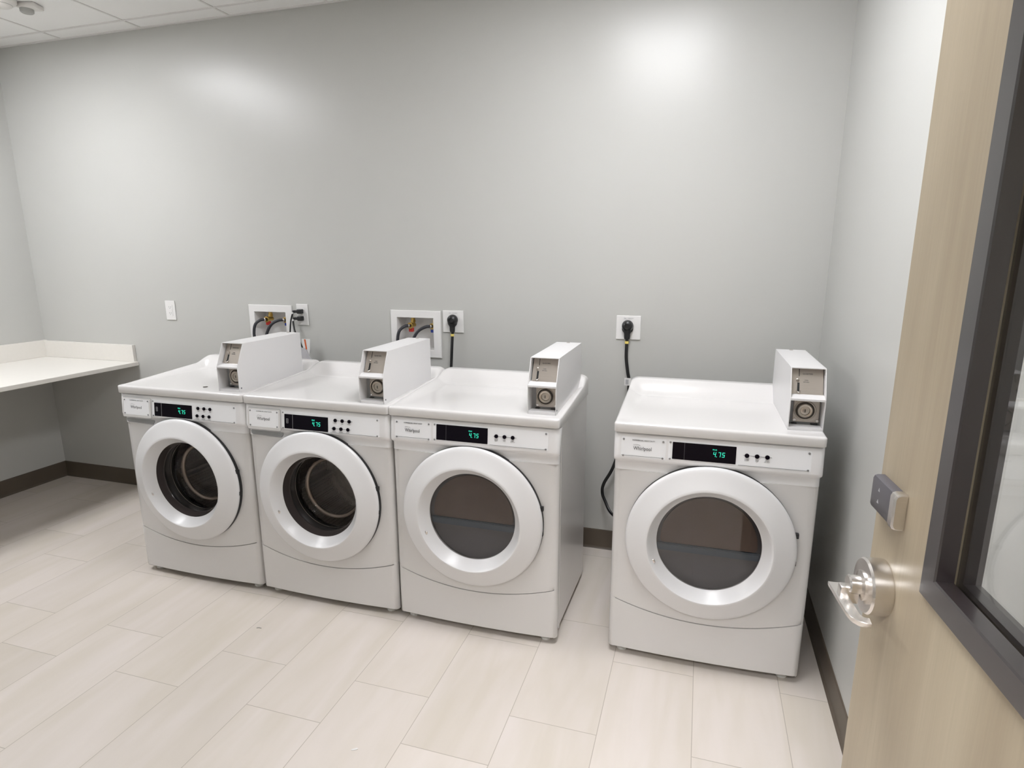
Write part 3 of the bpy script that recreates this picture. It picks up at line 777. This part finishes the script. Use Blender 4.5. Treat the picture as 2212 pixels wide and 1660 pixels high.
# ------------------------------------------------------------------ power cords
def big_cord(px, pz, path, label, tagp=None):
    e = empty('appliance_cord', (px, -.0105, pz))
    bm = NB()   # angled round plug, its strain relief pointing down
    lathe(bm, [(0, 0), (.0265, 0), (.0275, -.008), (.0262, -.018), (.022, -.027), (.014, -.0325), (.0095, -.0325), (.008, -.0290), (0, -.0285)], (0, 0, 0), 'y', 32)
    pts = [(0, -.014, -.012), (0, -.014, -.032), (0, -.014, -.040)]
    tube(bm, pts, [.0225, .0165, .014], 16, .75)
    tube(bm, [(0, -.014, -.036), (0, -.014, -.048), (0, -.014, -.062)], [.0145, .0145, .013], 16, .8)
    obj('plug', bm, M['cord'], e, angle=.5)
    P = [(0, -.014, -.055), (0, -.014, -.075)] + [(x - px, y + .0105, z - pz) for x, y, z in path]
    bm = NB(); tube(bm, spline(P, 8), .0078, 12, .75); obj('cord', bm, M['cord'], e, smooth=True)
    bm = NB(); tube(bm, [(0, -.014, -.072), (0, -.014, -.084)], .0096, 14, .8); obj('cord_band', bm, M['yellow'], e)
    if tagp:
        bm = NB(); x, y, z = tagp[0] - px, tagp[1] + .0105, tagp[2] - pz; box(bm, x - .016, x + .016, y, y + .001, z - .018, z + .018); t = obj('tag', bm, M['paper'], e)
        bm = NB(); box(bm, x - .010, x + .004, y - .0006, y - .0001, z - .013, z + .011); obj('tag_print', bm, M['inkl'], t)
    return tag(e, label, 'power cord', 'thick black dryer cords')
big_cord(1.572, 1.172, [(1.570, -.032, 1.02), (1.566, -.033, .95), (1.562, -.05, .80), (1.58, -.09, .60), (1.70, -.18, .42)], 'thick black cord plugged in beside the right hose box, dropping behind the dryer')
big_cord(2.468, 1.170, [(2.468, -.024, 1.02), (2.478, -.026, .95), (2.486, -.028, .90), (2.486, -.04, .78), (2.468, -.05, .62), (2.428, -.05, .47), (2.385, -.05, .38), (2.378, -.05, .33), (2.395, -.06, .29), (2.44, -.10, .24), (2.56, -.18, .22)], 'thick black cord hanging in a loop in the gap left of the lone dryer', (2.482, -.045, .905))
def small_cord(zc, path, label):
    x = .655
    e = empty('appliance_cord', (x, -.0090, zc))
    bm = NB(); box(bm, -.0135, .0135, -.026, 0, -.0125, .0125, .003)
    box(bm, -.032, -.008, -.026, -.012, -.008, .008, .003); cyl(bm, (-.034, -.019, 0), .006, -.008, .0, 'x', 12)
    obj('plug', bm, M['cord'], e)
    bm = NB(); box(bm, -.048, -.038, -.026, -.012, -.0145, -.0045, .002); obj('cord_collar', bm, M['paper'], e)
    P = [(-.038, -.019, -.002), (-.045, -.019, -.012)] + [(a - x, b + .009, c - zc) for a, b, c in path]
    bm = NB(); tube(bm, spline(P, 8), .0042, 10); obj('cord', bm, M['cord'], e, smooth=True)
    return tag(e, label, 'power cord', 'thin black washer cords')
small_cord(1.192, [(.600, -.035, 1.14), (.592, -.038, 1.08), (.585, -.045, 1.0), (.60, -.06, .88), (.64, -.1, .7)], 'thin black cord from the upper plug beside the left hose box')
small_cord(1.153, [(.615, -.032, 1.11), (.622, -.034, 1.08), (.645, -.038, 1.04), (.662, -.04, 1.00), (.690, -.045, .95), (.72, -.06, .88), (.76, -.1, .7)], 'thin black cord from the lower plug beside the left hose box')
# paper tag with orange print and clear bag hanging on the lower cord
e = empty('cord_tag', (.703, -.052, .985))
bm = NB(); prism(bm, [(-.028, .058), (.026, .058), (.020, .0), (.006, -.06), (-.012, -.045), (-.022, -.002)], -.0008, .0008, 'y'); obj('tag_sheet', bm, M['paper'], e)
bm = NB(); prism(bm, [(-.013, .056), (-.003, .056), (.003, .0), (-.006, .0)], -.0016, -.0009, 'y'); o = obj('tag_print', bm, M['orange'], e); o['label'] = 'orange stripe'
bm = NB(); prism(bm, [(-.036, .010), (-.006, .006), (.030, -.058), (.034, -.10), (-.024, -.10)], -.006, -.0035, 'y'); obj('plastic_sleeve', bm, M['bag'], e)
tag(e, 'white paper tag with an orange stripe on the cord behind the left coin box', 'tag')

# ------------------------------------------------------------------ ceiling devices, top left of the photo
e = empty('smoke_detector', (-.530, -.520, ZC - .0005)); e.scale = (.8, .8, .9)
bm = NB(); lathe(bm, [(0, 0), (.075, 0), (.077, -.006), (.077, -.020), (.070, -.030), (.055, -.036), (.050, -.044), (.035, -.052), (0, -.054)], (0, 0, 0), 'z', 48); obj('detector_body', bm, M['detector'], e, angle=.7)
bm = NB(); lathe(bm, [(.053, -.0365), (.054, -.039), (.051, -.041), (.050, -.038)], (0, 0, 0), 'z', 48, closed=True); obj('detector_vent', bm, M['lens'], e)
tag(e, 'round white smoke detector on the ceiling at top left', 'smoke detector')
e = empty('occupancy_sensor', (-.495, -.415, ZC - .0005), .3)
bm = NB(); box(bm, -.045, .052, -.035, .035, -.022, 0, .006); obj('sensor_body', bm, M['detector'], e, angle=.6)
bm = NB(); lathe(bm, [(.030, -.020), (.029, -.036), (.024, -.040), (0, -.042)], (-.012, 0, 0), 'z', 32); obj('sensor_lens', bm, M['lens'], e, smooth=True)
tag(e, 'small beige ceiling sensor with a grey round lens next to the smoke detector', 'ceiling sensor')

# ------------------------------------------------------------------ scraps on the floor
bm = NB(); tube(bm, spline([(0, 0, .001), (.009, .003, .002), (.020, .004, .001)], 4), .0009, 6); o = obj('lint_thread', bm, M['ink']); o.location = (1.13, -1.105, .0002)
tag(o, 'tiny dark thread on the floor in front of the middle washer', 'thread')
bm = NB(); prism(bm, [(0, 0), (.010, .003), (.018, .010), (.014, .014), (.006, .008), (0, .004)], .0, .0012, 'z'); o = obj('paper_scrap', bm, M['paper']); o.location = (1.845, -1.545, .0003)
tag(o, 'tiny white paper scrap on the floor at the bottom of the photo', 'paper scrap')

# ------------------------------------------------------------------ open door
EX, EY, DA = 3.0915, -1.8445, math.radians(5.15)
# local frame: +x along the door towards the hinge, +y out of the visible face, z up
dv = Vector((math.sin(DA), -math.cos(DA), 0)); nv = Vector((-math.cos(DA), -math.sin(DA), 0))
root = empty('door_1'); root['kind'] = 'structure'
root.matrix_world = Matrix(((dv.x, nv.x, 0, EX), (dv.y, nv.y, 0, EY), (0, 0, 1, 0), (0, 0, 0, 1)))
# dv x nv must be +z for a proper frame; mirror handled by using -z free check
s0, s1, T = .006, .888, .042
a0, a1, b0, b1 = .215, .735, 1.066, 1.90      # cut-out of the leaf
bm = NB()
def ringface(y, flip):
    O = [(s0, .008), (s1, .008), (s1, 2.05), (s0, 2.05)]; I = [(a0, b0), (a1, b0), (a1, b1), (a0, b1)]
    return [bm.verts.new((x, y, z)) for x, z in O], [bm.verts.new((x, y, z)) for x, z in I]
Of, If = ringface(0, 0); Ob, Ib = ringface(-T, 1)
for k in range(4):
    j = (k + 1) % 4
    bm.faces.new((Of[k], Of[j], If[j], If[k])); bm.faces.new((Ob[k], Ob[j], Ib[j], Ib[k])); bm.faces.new((Of[k], Of[j], Ob[j], Ob[k])); bm.faces.new((If[k], If[j], Ib[j], Ib[k]))
leaf = obj('door_leaf', bm, M['wood'], root)
# metal lite frame: L shaped, mitred, on both faces
def liteframe(side):
    bm = NB(); o0, o1, p0, p1 = .193, .757, 1.046, 1.92; i0, i1, q0, q1 = .230, .720, 1.083, 1.883
    prof = [(0, 0.0002), (0, .004), (.004, .0068), (1, .0068), (1.0, .0068), (1, -.015)]
    def lp(t, y):
        x0 = o0 + (i0 - o0) * t; x1 = o1 + (i1 - o1) * t; z0 = p0 + (q0 - p0) * t; z1 = p1 + (q1 - p1) * t
        yy = y if side > 0 else -T - y
        return [bm.verts.new((x, yy, z)) for x, z in ((x0, z0), (x1, z0), (x1, z1), (x0, z1))]
    seq = [lp(0, .0002), lp(0, .0045), lp(.08, .0068), lp(.93, .0068), lp(1, .0050), lp(1, -.016), lp(.55, -.016)]
    for A, B in zip(seq, seq[1:]):
        for k in range(4): bm.faces.new((A[k], A[(k + 1) % 4], B[(k + 1) % 4], B[k]))
    return obj('window_frame', bm, M['litef'], root)
liteframe(1); liteframe(-1)
bm = NB(); box(bm, .224, .726, -.0225, -.0175, 1.075, 1.89); obj('window_pane', bm, M['pane'], root)
# lever handle
hz, hs = .984, .072
bm = NB(); lathe(bm, [(0, 0.0002), (.044, .0002), (.0445, .003), (.044, .027), (.0415, .0305), (.030, .0315), (0, .0315)], (hs, 0, hz), 'y', 48); hd = obj('lever_handle', bm, M['chrome'], root, angle=.5)
hd['label'] = 'satin nickel lever handle'
bm = NB(); lathe(bm, [(.0235, .030), (.0235, .034), (.0150, .036), (.0150, .050), (.0130, .0525), (0, .0525)], (hs, 0, hz), 'y', 32); obj('spindle', bm, M['chrome'], hd, angle=.5)
bm = NB(); box(bm, hs - .009, hs + .009, .036, .064, hz - .030, hz - .002, .003); obj('lever_neck', bm, M['chrome'], hd, angle=.6)
bm = NB()
LZ = hz - .014
P = [Vector(p) for p in ((.046, .0630, LZ), (.060, .0630, LZ), (.10, .0630, LZ), (.132, .0625, LZ), (.143, .0605, LZ), (.150, .056, LZ), (.153, .049, LZ), (.1535, .044, LZ))]
rings = []
sec = [(-.0100, -.001), (-.0094, 0.0), (.0094, 0.0), (.0100, -.001)] + [(.0100 * math.cos(a), -.002 - .012 * math.sin(a)) for a in [PI * k / 10 for k in range(1, 10)]]
for i, p in enumerate(P):
    t = (P[min(i + 1, len(P) - 1)] - P[max(i - 1, 0)]).normalized(); n = Vector((-t.y, t.x, 0)); f = 1 - .25 * i / len(P)
    rings.append([bm.verts.new(p + n * a * f + Vector((0, 0, b * f + .001))) for a, b in sec])
for A, B in zip(rings, rings[1:]):
    m_ = len(sec)
    for k in range(m_): bm.faces.new((A[k], A[(k + 1) % m_], B[(k + 1) % m_], B[k]))
bm.faces.new(rings[0]); bm.faces.new(rings[-1][::-1]); obj('lever', bm, M['chrome'], hd, angle=.5)
# lever on the corridor side
bm = NB(); lathe(bm, [(0, 0.0002), (.044, .0002), (.0445, .003), (.044, .024), (.0415, .0275), (0, .0285)], (hs, 0, hz), 'y', 32)
for v in bm.verts: v.co.y = -T - v.co.y
tube(bm, [Vector((hs, -T - .02, hz)), Vector((hs, -T - .07, hz))], .011, 12); tube(bm, spline([(hs - .02, -T - .072, hz), (.12, -T - .070, hz), (.178, -T - .05, hz)], 5), .011, 10)
obj('lever_handle', bm, M['chrome'], root, angle=.5)
# electronic lock body above the lever
bm = NB()
def lockring(s, z0, z1, o, r):
    pts = [(0.0003, z0), (o - r, z0), (o - r * .3, z0 + r * .3), (o, z0 + r), (o, z1 - r), (o - r * .3, z1 - r * .3), (o - r, z1), (0.0003, z1)]
    return [bm.verts.new((s, y, z)) for y, z in pts]
seq = [lockring(.016, 1.101, 1.150, .013, .005), lockring(.020, 1.098, 1.153, .0165, .006), lockring(.095, 1.098, 1.152, .0165, .006)]
for A, B in zip(seq, seq[1:]):
    for k in range(8): bm.faces.new((A[k], A[(k + 1) % 8], B[(k + 1) % 8], B[k]))
bm.faces.new(seq[0]); bm.faces.new(seq[-1][::-1]); lk = obj('lock_body', bm, M['lockdark'], root, angle=.5)
lk['label'] = 'dark grey lock reader with a nickel end cap'
bm = NB(); seq = [lockring(.095, 1.0965, 1.1535, .018, .007), lockring(.108, 1.0965, 1.1535, .018, .007), lockring(.111, 1.099, 1.151, .0155, .006)]
for A, B in zip(seq, seq[1:]):
    for k in range(8): bm.faces.new((A[k], A[(k + 1) % 8], B[(k + 1) % 8], B[k]))
bm.faces.new(seq[0]); bm.faces.new(seq[-1][::-1]); obj('end_cap', bm, M['chrome'], lk, angle=.5)
for z in (1.118, 1.137):
    bm = NB(); prism(bm, [(.046, z - .003), (.052, z - .003), (.049, z + .003)], .0166, .0171, 'y'); obj('lock_mark', bm, M['inkl'], lk)
# latch plate and latch bolt on the door edge
bm = NB(); box(bm, s0 - .0008, s0 + .002, -.034, -.008, hz - .05, hz + .05); obj('latch_plate', bm, M['chrome'], root)
bm = NB(); box(bm, s0 - .008, s0, -.027, -.015, hz - .012, hz + .012, .002); obj('latch', bm, M['chrome'], root)
for z in (.25, 1.05, 1.80):
    bm = NB(); cyl(bm, (s1 + .004, .004, 0), .007, z - .05, z + .05, 'z', 12); obj('hinge', bm, M['chrome'], root)

# ------------------------------------------------------------------ world, camera, view
w = bpy.data.worlds.new('World'); SC.world = w; w.use_nodes = True
w.node_tree.nodes['Background'].inputs[0].default_value = (.9, .95, 1, 1); w.node_tree.nodes['Background'].inputs[1].default_value = .3

cam_d = bpy.data.cameras.new('Camera'); cam = bpy.data.objects.new('Camera', cam_d); COL.objects.link(cam)
yaw, pitch, roll, fpx = -.2943, -.2187, -.0004, 1302.84
fw = Vector((math.sin(yaw) * math.cos(pitch), math.cos(yaw) * math.cos(pitch), math.sin(pitch)))
r0 = fw.cross(Vector((0, 0, 1))).normalized(); u0 = r0.cross(fw)
r_ = r0 * math.cos(roll) + u0 * math.sin(roll); u_ = -r0 * math.sin(roll) + u0 * math.cos(roll)
cam.matrix_world = Matrix(((r_.x, u_.x, -fw.x, 2.7941), (r_.y, u_.y, -fw.y, -2.9075), (r_.z, u_.z, -fw.z, 1.4942), (0, 0, 0, 1)))
cam_d.sensor_fit = 'HORIZONTAL'; cam_d.sensor_width = 36.0; cam_d.lens = 36.0 * fpx / 2212
cam_d.shift_x = -10.3 / 2212; cam_d.shift_y = 12.8 / 2212; cam_d.clip_start = .02
SC.camera = cam
SC.view_settings.view_transform = 'Standard'; SC.view_settings.look = 'None'; SC.view_settings.gamma = 1; SC.view_settings.use_curve_mapping = False
SC.view_settings.exposure = 0.10
